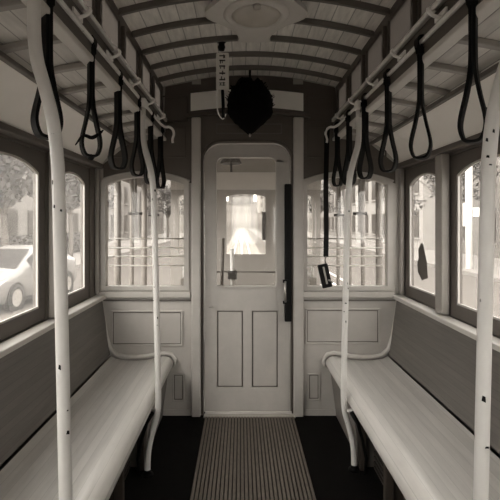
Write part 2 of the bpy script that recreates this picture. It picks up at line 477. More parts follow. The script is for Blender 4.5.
# bulkhead window panes
for k, (h, l, r) in enumerate(((wl, 106, 184), (wr, 307, 387))):
    w = sempty('window_%d' % (20+k))
    MB().prism([[(p[0], p[1]) for p in h]], XZ, D+.026, D+.030).build('pane', glass, w)
    c = (BX(l)+BX(r))/2
    big = [((p[0]-c)*1.13+c, (p[1]-1.3)*1.08+1.302) for p in h]
    big = [(min(max(x, -1.062), 1.062), z) for x, z in big]
    MB().prism([big, h], XZ, D-.016, D-.0005).build('window_frame', panelp, w, bevel=.004)
    MB().box(BX(l)-.05, BX(r)+.05, D-.035, D-.001, BZ(297), BZ(291)).build('window_sill', panelp, w, bevel=.004)
    for j, py in enumerate((239, 248.5, 257, 266.5)):
        g = MB().tube([(BX(l)+.004, D+.075, BZ(py)), (BX(r)-.004, D+.075, BZ(py))], .0048, 8)
        g2 = g.build('guard_rail', brass if j == 0 else whitei, w, smooth='all')
# recessed panel line over the door
names += 1
struct('trim_%d' % names, MB().prism([rect(BX(216), BX(282), BZ(134), BZ(123.5)), rect(BX(216)+.008, BX(282)-.008, BZ(134)+.008, BZ(123.5)-.008)], XZ, D-.014, D-.0085), frameb)
# wainscot mouldings
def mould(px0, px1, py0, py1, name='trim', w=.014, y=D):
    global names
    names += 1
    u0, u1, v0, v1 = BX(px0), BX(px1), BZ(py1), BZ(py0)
    struct('trim_%d' % names, MB().prism([rect(u0+w, u1-w, v0+w, v1-w), rect(u0+w+.006, u1-w-.006, v0+w+.006, v1-w-.006)], XZ, y-.003, y-.0005), edge_shade)  # thin dark strip painted in as the moulding's inner shadow
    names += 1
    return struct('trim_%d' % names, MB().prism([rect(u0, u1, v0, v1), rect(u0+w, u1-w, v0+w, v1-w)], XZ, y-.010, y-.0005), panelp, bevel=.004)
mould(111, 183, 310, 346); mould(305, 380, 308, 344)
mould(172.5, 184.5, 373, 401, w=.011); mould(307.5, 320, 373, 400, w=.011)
for a, b in ((-1.045, BX(191)), (BX(304), 1.045)):
    names += 1
    struct('trim_%d' % names, MB().box(a, b, D-.008, D-.0005, BZ(301), BZ(299.5)), edge_shade)
    names += 1
    struct('baseboard_%s' % ('left' if a < 0 else 'right'), MB().box(a, b, D-.014, D-.0005, 0.0005, BZ(409)), panelp, bevel=.003)

# ------------------------------------------------------------------ end door
door = sempty('door_1')
leaf0 = rrect(DX0+.007, DX1-.007, .016, DZ1-.007, .124)
dwin = rrect(BX(216.5), BX(276), BZ(286), BZ(157.5), .045, .012)
p1 = rect(BX(217), BX(243), BZ(388), BZ(311)); p2 = rect(BX(252), BX(278), BZ(388), BZ(311))
MB().prism([leaf0, dwin, p1, p2], XZ, D+.008, D+.042).build('door_leaf', panelp, door, bevel=.004)
for p in (p1, p2):
    MB().prism([rect(p[0][0]+.009, p[1][0]-.009, p[0][1]+.009, p[2][1]-.009)], XZ, D+.014, D+.026).build('door_panel', panelp, door, bevel=.004)
    MB().prism([rect(p[0][0]-.001, p[1][0]+.001, p[0][1]-.001, p[2][1]+.001)], XZ, D+.026, D+.034).build('panel_backing', edge_shade, door)  # darkened backing draws a shadow line round each panel
MB().prism([dwin], XZ, D+.024, D+.028).build('pane', glass, door)
w2 = rrect(BX(216.5)-.012, BX(276)+.012, BZ(286)-.014, BZ(157.5)+.012, .055, .015)
MB().prism([w2, dwin], XZ, D-.002, D+.009).build('window_frame', panelp, door, bevel=.003)
MB().lathe([(0, -.004), (.014, -.003), (.016, 0), (.012, .004)], (BX(211), D+.004, BZ(307)), 16).build('keyhole_plate', brass, door, smooth='all')
# the black edge bar with its latch
MB().box(BX(284.5), BX(291), D-.028, D+.006, BZ(321), BZ(184)).build('black_edge_strip', blackl, door, bevel=.006)
lt = MB().tube([(BX(285), D-.034, BZ(281)), (BX(285)-.004, D-.058, BZ(285)), (BX(285)-.004, D-.058, BZ(297)), (BX(285), D-.034, BZ(301))], .0075, 10)
lt.build('door_handle', brass, door, smooth='all')
MB().box(BX(282.5), BX(288), D-.036, D-.026, BZ(282), BZ(279)).box(BX(282.5), BX(288), D-.036, D-.026, BZ(303), BZ(300)).build('handle_mount', blackl, door)
for py in (200, 330, 395):
    MB().tube([(BX(203.5), D-.004, BZ(py)-.035), (BX(203.5), D-.004, BZ(py)+.035)], .006, 8).build('hinge', panelp, door, smooth='all')

# unseen rear wall; door added in its doorway to cut rear light
ro = [(-.34, 0), (-1.15, 0)] + [p for p in reversed(out) if p[1] > 0] + [(1.15, 0), (.34, 0), (.34, 1.95), (-.34, 1.95)]
rw = struct('wall_rear', MB().prism([ro, arched(-1.0, -.50, .93, 1.64, .055), arched(.50, 1.0, .93, 1.64, .055)], XZ, YB-.05, YB), panelp)
rd = sempty('door_2')
MB().prism([rect(-.335, .335, .01, 1.945), rrect(-.22, .22, .95, 1.83, .045, .012)], XZ, YB-.045, YB-.01).build('door_leaf', panelp, rd)
MB().prism([rrect(-.22, .22, .95, 1.83, .045, .012)], XZ, YB-.03, YB-.026).build('pane', glass, rd)
for k, (a, b) in enumerate(((-1.0, -.50), (.50, 1.0))):
    w = sempty('window_%d' % (40+k)); MB().prism([arched(a, b, .93, 1.64, .055)], XZ, YB-.03, YB-.026).build('pane', glass, w)
aa = [(-1.15+2.3*i/24, 2.36-.36*(abs(-1.15+2.3*i/24)/1.15)**2.4) for i in range(25)]
struct('ceiling_rear', MB().sweep(aa+[(x, z+.03) for x, z in reversed(aa)], [YB-2.6, YB-.051]), ceilm)  # unseen platform roof, added to block sky light from behind
struct('platform_rear', MB().box(-1.16, 1.16, YB-2.6, YB, -.1, 0), platf)

# ------------------------------------------------------------------ benches
def bench(sg):
    nm = 'left' if sg < 0 else 'right'
    t = thing('bench_seat', 'long pale slatted wooden bench along the %s side windows' % nm, 'bench', (sg*.8, 1.0, 0), 'benches along the side walls')
    y0, y1 = YB+.06, D-.022
    s = [(.985, .428), (.95, .412), (.88, .400), (.80, .398), (.72, .406), (.66, .420), (.62, .428), (.59, .427), (.565, .418), (.55, .402), (.543, .385), (.545, .366), (.556, .352), (.575, .345), (.62, .350), (.66, .378), (.98, .385)]
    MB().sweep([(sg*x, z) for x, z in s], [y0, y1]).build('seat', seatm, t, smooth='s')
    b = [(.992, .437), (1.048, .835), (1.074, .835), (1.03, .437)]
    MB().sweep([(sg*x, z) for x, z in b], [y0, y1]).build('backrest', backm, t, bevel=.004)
    # scroll moulding where the bench meets the end wall
    cv = [(1.062, .82), (1.045, .70), (1.02, .56), (.992, .475), (.945, .432), (.88, .418), (.80, .416), (.72, .424), (.66, .438), (.60, .446), (.555, .436), (.53, .405), (.527, .375), (.537, .352)]
    MB().tube([(sg*x, D-.020, z+.006) for x, z in cv], [.015]*10+[.014, .012, .010, .008], 10).build('end_moulding', paint, t, smooth='all')
    # sloping beadboard riser near the end wall, darker boards further back
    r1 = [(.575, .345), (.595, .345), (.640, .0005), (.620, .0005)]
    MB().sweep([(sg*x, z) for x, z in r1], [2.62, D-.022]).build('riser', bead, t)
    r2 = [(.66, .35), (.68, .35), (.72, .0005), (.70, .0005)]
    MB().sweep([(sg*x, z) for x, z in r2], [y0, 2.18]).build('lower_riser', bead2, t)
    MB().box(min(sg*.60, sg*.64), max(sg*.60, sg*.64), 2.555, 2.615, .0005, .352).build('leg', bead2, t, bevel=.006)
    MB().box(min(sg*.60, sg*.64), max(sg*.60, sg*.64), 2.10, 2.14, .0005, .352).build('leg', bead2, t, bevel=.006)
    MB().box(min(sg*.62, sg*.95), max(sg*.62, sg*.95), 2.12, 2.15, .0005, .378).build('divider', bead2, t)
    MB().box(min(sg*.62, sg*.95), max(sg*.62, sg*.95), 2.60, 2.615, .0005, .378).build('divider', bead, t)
    return t
bench(-1); bench(1)
for sg in (-1, 1):
    nm = 'left' if sg < 0 else 'right'
    h = thing('heater_box', 'black metal heater box under the %s bench beside the far pole' % nm, 'heater', (sg*.8, 2.36, 0), 'heater boxes under the benches')
    MB().box(min(sg*.67, sg*.93), max(sg*.67, sg*.93), 2.2, 2.52, .03, .25).build('body', blackl, h, bevel=.012)
    g = MB()
    for i in range(7): g.box(min(sg*.660, sg*.668), max(sg*.660, sg*.668), 2.225, 2.495, .05+i*.027, .062+i*.027)
    g.build('grille', mat('heater_grille_'+nm, 60, .5, metal=.4), h)
    for yy in (2.23, 2.49):
        MB().box(min(sg*.70, sg*.90), max(sg*.70, sg*.90), yy-.015, yy+.015, .0005, .03).build('foot', blackl, h)
    br = thing('seat_bracket', 'small curled iron bracket under the %s bench edge by the far pole' % nm, 'bracket', (sg*.57, 2.5, .3), 'brackets under the bench edges')
    MB().tube([(sg*.545, 2.52, .342), (sg*.556, 2.50, .325), (sg*.575, 2.50, .29), (sg*.60, 2.50, .20), (sg*.62, 2.50, .10), (sg*.615, 2.50, .012)], [.012, .013, .011, .009, .008, .008], 8).build('arm', blackl, br, smooth='all')
    MB().tube([(sg*.53, 2.56, .336), (sg*.548, 2.565, .334), (sg*.565, 2.56, .338)], .009, 8).build('clip', whitei, br, smooth='all')

# ------------------------------------------------------------------ poles
def smoothpath(P, n=6):
    V = [Vector(p) for p in P]; V = [V[0]*2-V[1]]+V+[V[-1]*2-V[-2]]; o = []
    for i in range(1, len(V)-2):
        for k in range(n):
            t = k/n
            a, b, c, d = V[i-1], V[i], V[i+1], V[i+2]
            o.append(.5*((2*b)+(c-a)*t+(2*a-5*b+4*c-d)*t*t+(3*b-a-3*c+d)*t**3))
    o.append(V[-2]); return o
def pole(sg, y, label):
    t = thing('grab_pole', label, 'pole', (sg*.57, y, 0), 'white enamelled grab poles')
    P = [(sg*.598, y, 2.012), (sg*.600, y, 1.90), (sg*.592, y, 1.81), (sg*.570, y, 1.73), (sg*.551, y, 1.65), (sg*.540, y, 1.56), (sg*.535, y, 1.45), (sg*.525, y, 1.0), (sg*.516, y, .60), (sg*.513, y, .42), (sg*.520, y, .33), (sg*.545, y, .24), (sg*.565, y, .15), (sg*.572, y, .07), (sg*.572, y, .012)]
    sh_ = MB().tube(smoothpath(P), .0168, 16); nf = len(sh_.f)
    MB().lathe([(0, 0.0005), (.032, .0005), (.032, .006), (.020, .012), (.0185, .03), (0, .03)], (sg*.572, y, 0), 20).build('floor_flange', blackl, t, smooth=True)
    MB().box(sg*.598-.02, sg*.598+.02, y-.03, y+.03, 2.008, 2.06).build('rail_clamp', whitei, t, bevel=.008)
    rnd = random.Random(int(y*100)+(sg > 0))
    for i in range(6):
        z = rnd.choice((.9, 1.5))+rnd.uniform(-.11, .14); a = -PI/2+rnd.uniform(-1.0, 1.0)
        x0 = .516+(z-.6)*.0215
        w = rnd.uniform(.002, .006); hh = rnd.uniform(.003, .014)
        p = [(sg*x0+.0177*math.cos(a+da), y+.0177*math.sin(a+da), z+dz) for da, dz in ((-w/.017, 0), (w/.017, -hh*.3), (w/.02, hh*.8), (-w/.03, hh))]
        sh_.add(p, [(0, 1, 2, 3)])
    so = sh_.build('shaft', pole_p, t, smooth='all'); so.data.materials.append(blackl)
    for q in so.data.polygons[nf:]: q.material_index = 1
    return t
pole(-1, 1.20, 'white curved grab pole nearest the camera on the left')
pole(1, 1.11, 'white curved grab pole nearest the camera on the right')
pole(-1, 2.52, 'white curved grab pole farther away on the left, near the end wall')
pole(1, 2.57, 'white curved grab pole farther away on the right, near the end wall')

# ------------------------------------------------------------------ strap rails
YS = [1.30, 1.68, 2.05, 2.43, 2.79, 3.13]
for sg in (-1, 1):
    nm = 'left' if sg < 0 else 'right'
    t = thing('strap_rail', 'white painted hand strap rail under the %s clerestory windows' % nm, 'rail', (sg*.585, 1.0, 2.03), 'strap rails')
    MB().box(min(sg*.592, sg*.608), max(sg*.592, sg*.608), YB+.05, 3.06, 2.032, 2.050).build('bar', whitei, t, bevel=.004)
    MB().tube([(sg*.566, YB+.05, 2.083), (sg*.566, 3.06, 2.083)], .0065, 10).tube([(sg*.585, YB+.05, 2.112), (sg*.585, 3.04, 2.112)], .004, 8).build('rod', whitei, t, smooth='all')
    MB().tube(smoothpath([(sg*.60, 3.05, 2.04), (sg*.575, 3.12, 2.03), (sg*.55, 3.15, 2.035), (sg*.53, 3.17, 2.02), (sg*.523, 3.17, 1.99), (sg*.532, 3.17, 1.955), (sg*.53, 3.17, 1.93)]), .009, 8).build('end_hook', whitei, t, smooth='all')
    y = 3.0
    k = 0
    while y > YB+.15:
        b = MB().tube(smoothpath([(sg*.60, y+.04, 2.105), (sg*.585, y+.03, 2.098), (sg*.566, y, 2.092), (sg*.555, y-.01, 2.078), (sg*.566, y-.015, 2.062), (sg*.59, y-.02, 2.052)], 5), .006, 8)
        b.box(min(sg*.594, sg*.602), max(sg*.594, sg*.602), y-.05, y+.035, 2.056, 2.074)
        b.lathe([(0, -.012), (.014, -.008), (.015, 0), (.013, .008), (0, .012)], (sg*.566, y, 2.083), 10)
        b.build('bracket', whitei, t, smooth=True)
        y -= .37; k += 1

def strap(x, y, label, rot=.6, wide=.034, length=.43, gap=.0055, knot=False, band=.038, grp='hand straps hanging from the rails'):
    t = thing('hand_strap', label, 'hand strap', (x, y, 2.04), grp)
    L = length
    half = [(gap, -.012), (gap*.9, -.10), (gap*.9, -L*.40), (gap*1.1+.001, -L*.54), (wide*.52, -L*.69), (wide*.90, -L*.83), (wide*.96, -L*.91), (wide*.70, -L*.98), (wide*.3, -L)]
    loop = [(a, b) for a, b in half] + [(-a, b) for a, b in reversed(half)]
    pts = smoothpath([(a, 0, b) for a, b in loop], 4)
    R = Matrix.Rotation(rot, 3, 'Z'); O = Vector((x, y, 2.04))
    W = R @ Vector((0, 1, 0))
    MB().ribbon([R @ p + O for p in pts], band, .009, W).build('loop', blackl, t)
    tp = smoothpath([(-gap, 0, -.035), (-.015, 0, -.005), (-.013, 0, .016), (0, 0, .0205), (.013, 0, .016), (.015, 0, -.005), (gap, 0, -.035)], 4)
    MB().ribbon([p+O for p in tp], band, .004, (0, 1, 0)).build('hanger', blackl, t)
    c = O+Vector((0, 0, -.035))
    s = MB(); 
    s.add([c+R @ Vector((a*(gap+.009), b*(band/2+.004), z*.012)) for a in (-1, 1) for b in (-1, 1) for z in (-1, 1)], [(0,1,3,2),(4,6,7,5),(0,4,5,1),(2,3,7,6),(0,2,6,4),(1,5,7,3)])
    s.build('keeper', blackl, t, bevel=.002)
    if knot:
        k = MB()
        k.tube(smoothpath([O+R @ Vector(p) for p in ((-.055, 0, -L+.035), (-.03, -.01, -L+.07), (.0, -.015, -L+.065), (.03, -.005, -L+.085), (.045, 0, -L+.10))]), [.002+.005*math.sin(PI*i/24) for i in range(25)], 6)
        k.build('tied_end', blackl, t, smooth='all')
        k = MB().lathe([(0, -.012), (.010, -.008), (.013, 0), (.010, .008), (0, .012)], O+Vector((0, 0, -L-.004)), 10); k.build('knot', blackl, t, smooth='all')
    return t
ordn = ['nearest the camera', 'second from the camera', 'third from the camera', 'fourth from the camera', 'fifth from the camera', 'sixth from the camera, nearest the end wall']
for sg in (-1, 1):
    for i, y in enumerate(YS):
        r = random.Random(i*3+(sg > 0)*11)
        xtra = ''
        if sg < 0 and i == 1: xtra = ', with a tied end'
        strap(.602*sg-.006, y, 'black leather hand strap %s on the %s rail%s' % (ordn[i], 'left' if sg < 0 else 'right', xtra), rot=(.62+r.uniform(-.15, .2))*(-sg), wide=.030+r.uniform(0, .007), length=.415+r.uniform(-.01, .015), knot=bool(xtra))

tag(MB().tube(smoothpath([(1.0, 1.98, 1.885), (.99, 1.96, 1.86), (1.0, 1.90, 1.83), (1.02, 1.86, 1.80), (1.035, 1.85, 1.77)]), .003, 6).build('loose_wire', blackl, smooth='all'), 'thin loose wire curving across the pale right cove panel', 'wire')
# long dark strap with the punch box on the right
t = thing('conductor_strap', 'long black strap hanging before the right end window with a small box', 'strap', (BX(325), 3.16, 2.0))
X = .525
MB().ribbon(smoothpath([(X+.01, 3.17, 2.03), (X+.005, 3.17, 1.9), (X, 3.17, 1.6), (X+.003, 3.17, 1.35), (X, 3.17, 1.145)]), .034, .006, (1, .15, 0)).build('band', blackl, t)
MB().tube([(X, 3.17, 1.15), (X-.006, 3.165, 1.12), (X, 3.17, 1.095)], .006, 8).build('link', brass, t, smooth='all')
bx = MB(); c = Vector((X-.008, 3.165, 1.015)); R = Matrix.Rotation(-.22, 3, 'Y')
def obox(mb, c, R, hx, hy, hz, off=(0, 0, 0)):
    off = Vector(off)
    mb.add([c+R @ (Vector((a*hx, b*hy, z*hz))+off) for a in (-1, 1) for b in (-1, 1) for z in (-1, 1)], [(0,1,3,2),(4,6,7,5),(0,4,5,1),(2,3,7,6),(0,2,6,4),(1,5,7,3)])
R = Matrix.Rotation(.22, 3, 'Y').inverted().transposed() if False else Matrix.Rotation(-.22, 3, 'Y')
R = Matrix.Rotation(.22, 3, 'Y').transposed()
obox(bx, c, R, .034, .016, .082); bx.build('box', blackl, t, bevel=.006)
bx = MB(); obox(bx, c, R, .006, .004, .06, (0, -.020, .005)); bx.build('metal_strip', brass, t, bevel=.002)
MB().tube([c+R @ Vector((.012, -.022, -.03)), c+R @ Vector((.03, -.028, -.038)), c+R @ Vector((.036, -.024, -.055))], .006, 8).build('lever', brass, t, smooth='all')

# ------------------------------------------------------------------ black ruffled bag over the door
t = thing('ruffled_bag', 'black ruffled cloth bag hanging in front of the transom above the door', 'bag', (.0, 3.06, BZ(130)))
rnd = random.Random(3)
cx, cy, czz = (250-241)/460*3.06-.06, 3.08, 1.385+(222-107)/460*3.08
n, m = 40, 26; vs = []; fs = []
for i in range(m+1):
    v = i/m
    z = .17-.355*v
    base = .148*math.sin(PI*min(1, (v*1.0+.10)))**.75 if v < .55 else .148*(1-((v-.55)/.45)**1.5)*.98+.004
    for k in range(n):
        a = 2*PI*k/n
        ruf = 1+.06*math.sin(9*a+3*v)+.03*math.sin(17*a)+rnd.uniform(-.06, .06)*(1.3-v)
        r = base*ruf
        vs.append((cx+r*math.cos(a), cy+r*.8*math.sin(a), czz+z+rnd.uniform(-.006, .006)+(0.018*math.sin(7*a) if i < 3 else 0)))
for i in range(m):
    for k in range(n):
        l = (k+1) % n; fs.append((i*n+k, i*n+l, (i+1)*n+l, (i+1)*n+k))
fs.append(tuple(range(n))); fs.append(tuple(m*n+k for k in range(n)))
rf = MB().add(vs, fs)
for k in range(90):       # frayed ruffle tufts
    a = rnd.uniform(0, 2*PI); v = rnd.uniform(.0, .6); r = .15*math.sin(PI*(v*1.0+.10))**.75
    p = Vector((cx+r*math.cos(a), cy+r*.8*math.sin(a), czz+.17-.355*v)); d = Vector((math.cos(a), .8*math.sin(a), .7)).normalized()
    q = p+d*rnd.uniform(.012, .03); s_ = Vector((-math.sin(a), math.cos(a), 0))*.012
    rf.add([p-s_, p+s_, q+s_*.5, q-s_*.6], [(0, 1, 2, 3)])
rf.build('body', blackc, t, smooth='all')
MB().lathe([(0, -.012), (.006, -.008), (.008, 0), (.006, .008), (0, .012)], (cx, cy-.005, czz-.19), 12).build('brass_tip', brass, t, smooth='all')
MB().tube([(cx, cy, czz+.15), (cx, cy, 2.40)], .008, 8).build('hanger', blackl, t, smooth='all')

# hanging tag with bell cord
ty = 2.62; K = ty/460
tx = (222.5-241)*K-.06; zt = lambda py: 1.385+(222-py)*K
t = thing('hanging_tag', 'narrow pale tag with dark lettering hanging from the ceiling left of the bag', 'sign', (tx, ty, zt(42)))
MB().prism([rrect(tx-.036, tx+.036, zt(90), zt(53), .008, .008)], XZ, ty-.004, ty+.004).build('tag_plate', tagm, t)
MB().lathe([(0, -.03), (.016, -.026), (.022, -.008), (.017, .012), (.028, .024), (.03, .032), (0, .034)], (tx-.006, ty, zt(46)), 16).tube([(tx-.006, ty, zt(42)), (tx-.006, ty, 2.43)], .012, 8).build('ceiling_hook', blackl, t, smooth=True)
ink = MB(); rr = random.Random(5)
H = zt(53)-zt(90)
rows = [(.10, 'E'), (.24, 'Y'), (.39, 'X'), (.54, 'B'), (.69, 'H'), (.84, 'I')]
for f, g in rows:     # worn, unreadable letter strokes, one sideways letter per row
    z = zt(53)-H*f
    for _ in range(2):
        dz = rr.uniform(-.010, .010)
        ink.box(tx-.018, tx+.016, ty-.0052, ty-.0042, z+dz-.0022, z+dz+.0022)
    dx = rr.uniform(-.012, .012)
    ink.box(tx+dx-.003, tx+dx+.003, ty-.0052, ty-.0042, z-.011, z+.011)
    dx = rr.uniform(-.014, .014)
    ink.box(tx+dx-.0025, tx+dx+.0025, ty-.0052, ty-.0042, z-.009, z+.004)
ink.build('lettering', inkm, t)
MB().tube([(tx, ty, zt(90)), (tx+.004, ty, zt(104)), (tx+.006, ty, zt(118))], .009, 8).build('cord', blackl, t, smooth='all')
MB().tube(smoothpath([(tx-.03, ty, zt(90)), (tx-.032, ty, zt(104)), (tx-.022, ty, zt(114)), (tx+.002, ty, zt(119)), (tx+.02, ty, zt(114))]), .0035, 6).build('wire', whitei, t, smooth='all')

# ------------------------------------------------------------------ ceiling lamp
lx, ly = .012, 2.19
zc_ = cz(0)-.036
t = thing('ceiling_lamp', 'round glass ceiling lamp on a shaped pale board in the roof', 'ceiling lamp', (lx, ly, zc_))
shape = [(-.08, -.36), (.08, -.36), (.10, -.27), (.16, -.14), (.235, -.04), (.235, .04), (.155, .14), (.10, .24), (.082, .31), (.078, .36), (-.078, .36), (-.082, .31), (-.10, .24), (-.155, .14), (-.235, .04), (-.235, -.04), (-.16, -.14), (-.10, -.27)]
sh = smoothpath([(a, b, 0) for a, b in shape[:]], 3)
def XY(u, v, q): return (u+lx, v+ly, q - .06*(abs(u)/.5)**2)
MB().prism([[(p.x, p.y) for p in sh]], XY, zc_-.022, zc_+.0).build('mounting_board', paint, t)
MB().lathe([(.155, -.022), (.160, -.028), (.157, -.036), (.145, -.042), (.128, -.044), (.118, -.040), (.116, -.030), (.116, -.022)], (lx, ly, zc_), 48).build('ring', paint, t, smooth='all')
MB().lathe([(.114, -.038)]+[(.114*math.cos(a), -.038-.034*math.sin(a)) for a in [PI/2*i/12 for i in range(1, 12)]]+[(0.002, -.072)], (lx, ly, zc_), 48).build('glass_dome', bulbg, t, smooth='all')
MB().lathe([(0, -.018), (.018, -.014), (.02, 0), (0, .006)], (lx, ly-.122, zc_-.045), 12).build('catch', brass, t, smooth='all')

# ------------------------------------------------------------------ front open section of the car
FY = 5.9
struct('platform', fp, platf)
FW = .96
c5 = lambda px: (px-241)*5.9/460-.06
z5 = lambda py: 1.385+(222-py)*5.9/460
fl = [rect(-FW, FW, 0.0005, 2.42)]
cw = arched(c5(226.5), c5(265.5), z5(254), z5(197), .035)
lwn = arched(-FW+.10, c5(226.5)-.28, z5(254), z5(197), .035); rwn = arched(c5(265.5)+.28, FW-.10, z5(254), z5(197), .035)
fw_ = struct('wall_end', MB().prism(fl+[cw, lwn, rwn], XZ, FY, FY+.05), platf)
for k, h in enumerate((cw, lwn, rwn)):
    w = sempty('window_%d' % (30+k)); MB().prism([h], XZ, FY+.02, FY+.025).build('pane', glass, w)
    c = sum(p[0] for p in h)/len(h)
    MB().prism([[((p[0]-c)*1.12+c, (p[1]-1.36)*1.08+1.36) for p in h], h], XZ, FY-.015, FY-.0005).build('window_frame', ribm, w)
arch6 = [(-1.15+2.3*i/24) for i in range(25)]; zr = lambda x: 2.36-.36*(abs(x)/1.15)**2.4
a = [(x, zr(x)) for x in arch6]; pr = struct('ceiling_front', MB().sweep(a+[(x, z+.03) for x, z in reversed(a)], [D+.051, 6.1]), mat('front_ceiling', 205, .5, stripe=(0, .085, .004, .3)))
for i in range(8):
    yy = D+.3+i*.32
    MB().sweep([(x, z+.001) for x, z in a]+[(x, z-.03) for x, z in reversed(a)], [yy-.014, yy+.014]).build('roof_rib', ribm, pr)
struct('header_front', MB().box(-FW, FW, FY-.02, FY-.0005, 1.80, 2.02), paint)
for sg in (-1, 1):
    nm = 'left' if sg < 0 else 'right'
    for i, yy in enumerate((3.8, 4.3, 4.85, 5.4)):
        o = MB().tube([(sg*1.08, yy, 0.0005), (sg*1.08, yy, 2.03)], .028 if i % 2 == 0 else .02, 10).build('platform_post', postp, smooth='all')
        tag(o, 'white post on the %s side of the open front platform, %s from the bulkhead' % (nm, ('first', 'second', 'third', 'fourth')[i]), 'post', 'posts of the open platform')
    if True:
        for j, yy in enumerate((4.1, 4.95)):
            p = thing('hanging_grab_strap', 'dark hanging grab handle on the %s side of the open platform, %s from the bulkhead' % (nm, ('first', 'second')[j]), 'handle', (sg*1.0, yy, 1.9), 'grab handles of the open platform')
            MB().tube([(sg*1.0, yy, 2.08), (sg*1.0, yy, 1.47)], .014, 8).build('stem', beamm, p, smooth='all')
            MB().tube([(sg*1.0-.06, yy, 1.46), (sg*1.0+.06, yy, 1.46)], .014, 8).build('grip', inkm, p, smooth='all')
    b = thing('platform_bench', 'pale outward facing bench on the %s side of the open platform' % nm, 'bench', (sg*.6, 4.5, 0), 'outward benches on the platform')
    MB().box(min(sg*.50, sg*.56), max(sg*.50, sg*.56), 3.75, 5.35, .42, .93).build('backrest', platf, b, bevel=.01)
    MB().box(min(sg*.56, sg*.98), max(sg*.56, sg*.98), 3.75, 5.35, .38, .43).build('seat', platf, b, bevel=.01)
    MB().box(min(sg*.52, sg*.90), max(sg*.52, sg*.90), 3.80, 5.30, .0005, .38).build('base', bead, b)
    MB().tube([(sg*.53, 3.8, .93), (sg*.53, 3.8, 1.0), (sg*.53, 5.3, 1.0), (sg*.53, 5.3, .93)], .014, 8).build('top_rail', whitei, b, smooth='all')
g = thing('platform_bell', 'small dark bell under the ceiling of the front platform', 'bell', (c5(231)+.1, 5.0, 2.1))
MB().lathe([(0, .30), (.02, .30), (.025, .18), (.07, .15), (.09, .06), (.12, 0), (.10, -.005), (0, .02)], (-.17, 5.0, 2.02), 16).build('body', inkm, g, smooth=True)
MB().tube([(-.17, 5.0, 2.03), (-.165, 5.0, 1.93)], .012, 8).build('clapper', inkm, g)
g = thing('side_wiper', 'dark upright bar beside the centre window of the front platform', 'bar', (c5(264.5), 5.86, 1.2))
MB().box(c5(262), c5(265.5), 5.84, 5.875, z5(240), z5(212)).build('body', inkm, g, bevel=.006)
g = thing('grip_lever', 'pale upright grip lever standing on the front platform behind the door', 'lever', (-.10, 4.6, 0))
MB().tube([(-.14, 4.6, .05), (-.145, 4.6, .7), (-.15, 4.55, 1.12)], .02, 8).build('shaft', whitei, g, smooth='all')
MB().box(-.19, -.10, 4.52, 4.62, .82, .90).build('quadrant', inkm, g, bevel=.01)
MB().box(-.20, .10, 4.45, 4.65, .0005, .06).build('base', inkm, g)
g = thing('brake_lever', 'dark brake lever left of the grip lever on the front platform', 'lever', (-.26, 4.7, 0))
MB().tube([(-.26, 4.7, .02), (-.255, 4.7, .8), (-.24, 4.68, 1.22)], .016, 8).build('shaft', beamm, g, smooth='all')
MB().box(-.30, -.22, 4.66, 4.74, .0005, .06).build('foot', inkm, g)
g = thing('platform_rail', 'horizontal dark rail crossing the front platform behind the levers', 'rail', (0, 5.2, .88))
MB().tube([(-.42, 5.2, .02), (-.42, 5.2, .82), (.36, 5.2, .82), (.36, 5.2, .02)], .018, 8).build('bar', frameb, g, smooth='all')

# ------------------------------------------------------------------ street
GZ = -.75
struct('ground', MB().box(-60, 60, -40, 260, GZ-.2, GZ), road)
for nm, a, b in (('left', -30, -7.6), ('right', 9.0, 30)):
    struct('pavement_'+nm, MB().box(a, b, -30, 250, GZ+.001, GZ+.15), walk)
bedm = mat('track_bed_concrete', 140, .85, mottle=.1, scale=.8, bump=0, spec=.08)
struct('track_bed', MB().box(-.42, -.10, -20, 149, GZ+.0005, GZ+.008).box(.10, .42, -20, 149, GZ+.0005, GZ+.008).box(-1.3, -.62, -20, 149, GZ+.0005, GZ+.008).box(.62, 1.3, -20, 149, GZ+.0005, GZ+.008), bedm)
for k, x in enumerate((-.53, .53, 2.6, 3.66)):
    tag(MB().box(x-.045, x+.045, -20, 149, GZ+.001, GZ+.02).build('track_rail', railst), ('bright steel track rail in the street ahead, ' + ('left under the car', 'right under the car', 'nearer rail of the other track', 'farther rail of the other track')[k]), 'rail', 'tracks in the street')
for k, x in enumerate((0, 3.13)):
    tag(MB().box(x-.06, x+.06, -20, 149, GZ+.001, GZ+.012).build('cable_slot', railst), ('bright centre cable slot under the car', 'bright centre cable slot of the neighbouring track')[k], 'cable slot', 'tracks in the street')

def building(x0, x1, y0, y1, h, m, label, face, nst):
    b = thing('building', label, 'building', ((x0+x1)/2, (y0+y1)/2, GZ), 'buildings along the street')
    MB().box(x0, x1, y0, y1, GZ+.151, h).build('wall', m, b)
    MB().box(x0-.3, x1+.3, y0-.3, y1+.3, h, h+.4).build('cornice', bld[0], b)
    fx = x1 if face > 0 else x0
    nw = int((y1-y0)/2.6)
    for fl_ in range(nst):
        z0 = GZ+1.0+fl_*3.3
        for i in range(nw):
            c = y0+(i+.5)*(y1-y0)/nw
            MB().box(min(fx, fx+face*.06), max(fx, fx+face*.06), c-.62, c+.62, z0, z0+1.9).build('window', bwin, b)
            MB().box(min(fx, fx+face*.14), max(fx, fx+face*.14), c-.75, c+.75, z0-.14, z0-.02).build('window_sill', bld[0], b)
    return b
building(-26, -17, 10, 22, 9, bld[0], 'plain pale stucco building behind the tree on the left', 1, 3)
building(-26, -14, 24, 40, 12, bld[1], 'stucco building beyond the tree on the left side', 1, 4)
building(-24, -13.5, 44, 80, 14, bld[2], 'tall grey building far down the left side of the street', 1, 4)
building(-20, -9, 85, 140, 17, bld[0], 'farthest pale building on the left side of the street', 1, 4)
building(13, 24, -6, 12, 9, bld[1], 'stucco building abreast of the car on the right side', -1, 3)
building(14, 25, 14, 30, 10.5, bld[2], 'grey building seen through the far right side window', -1, 3)
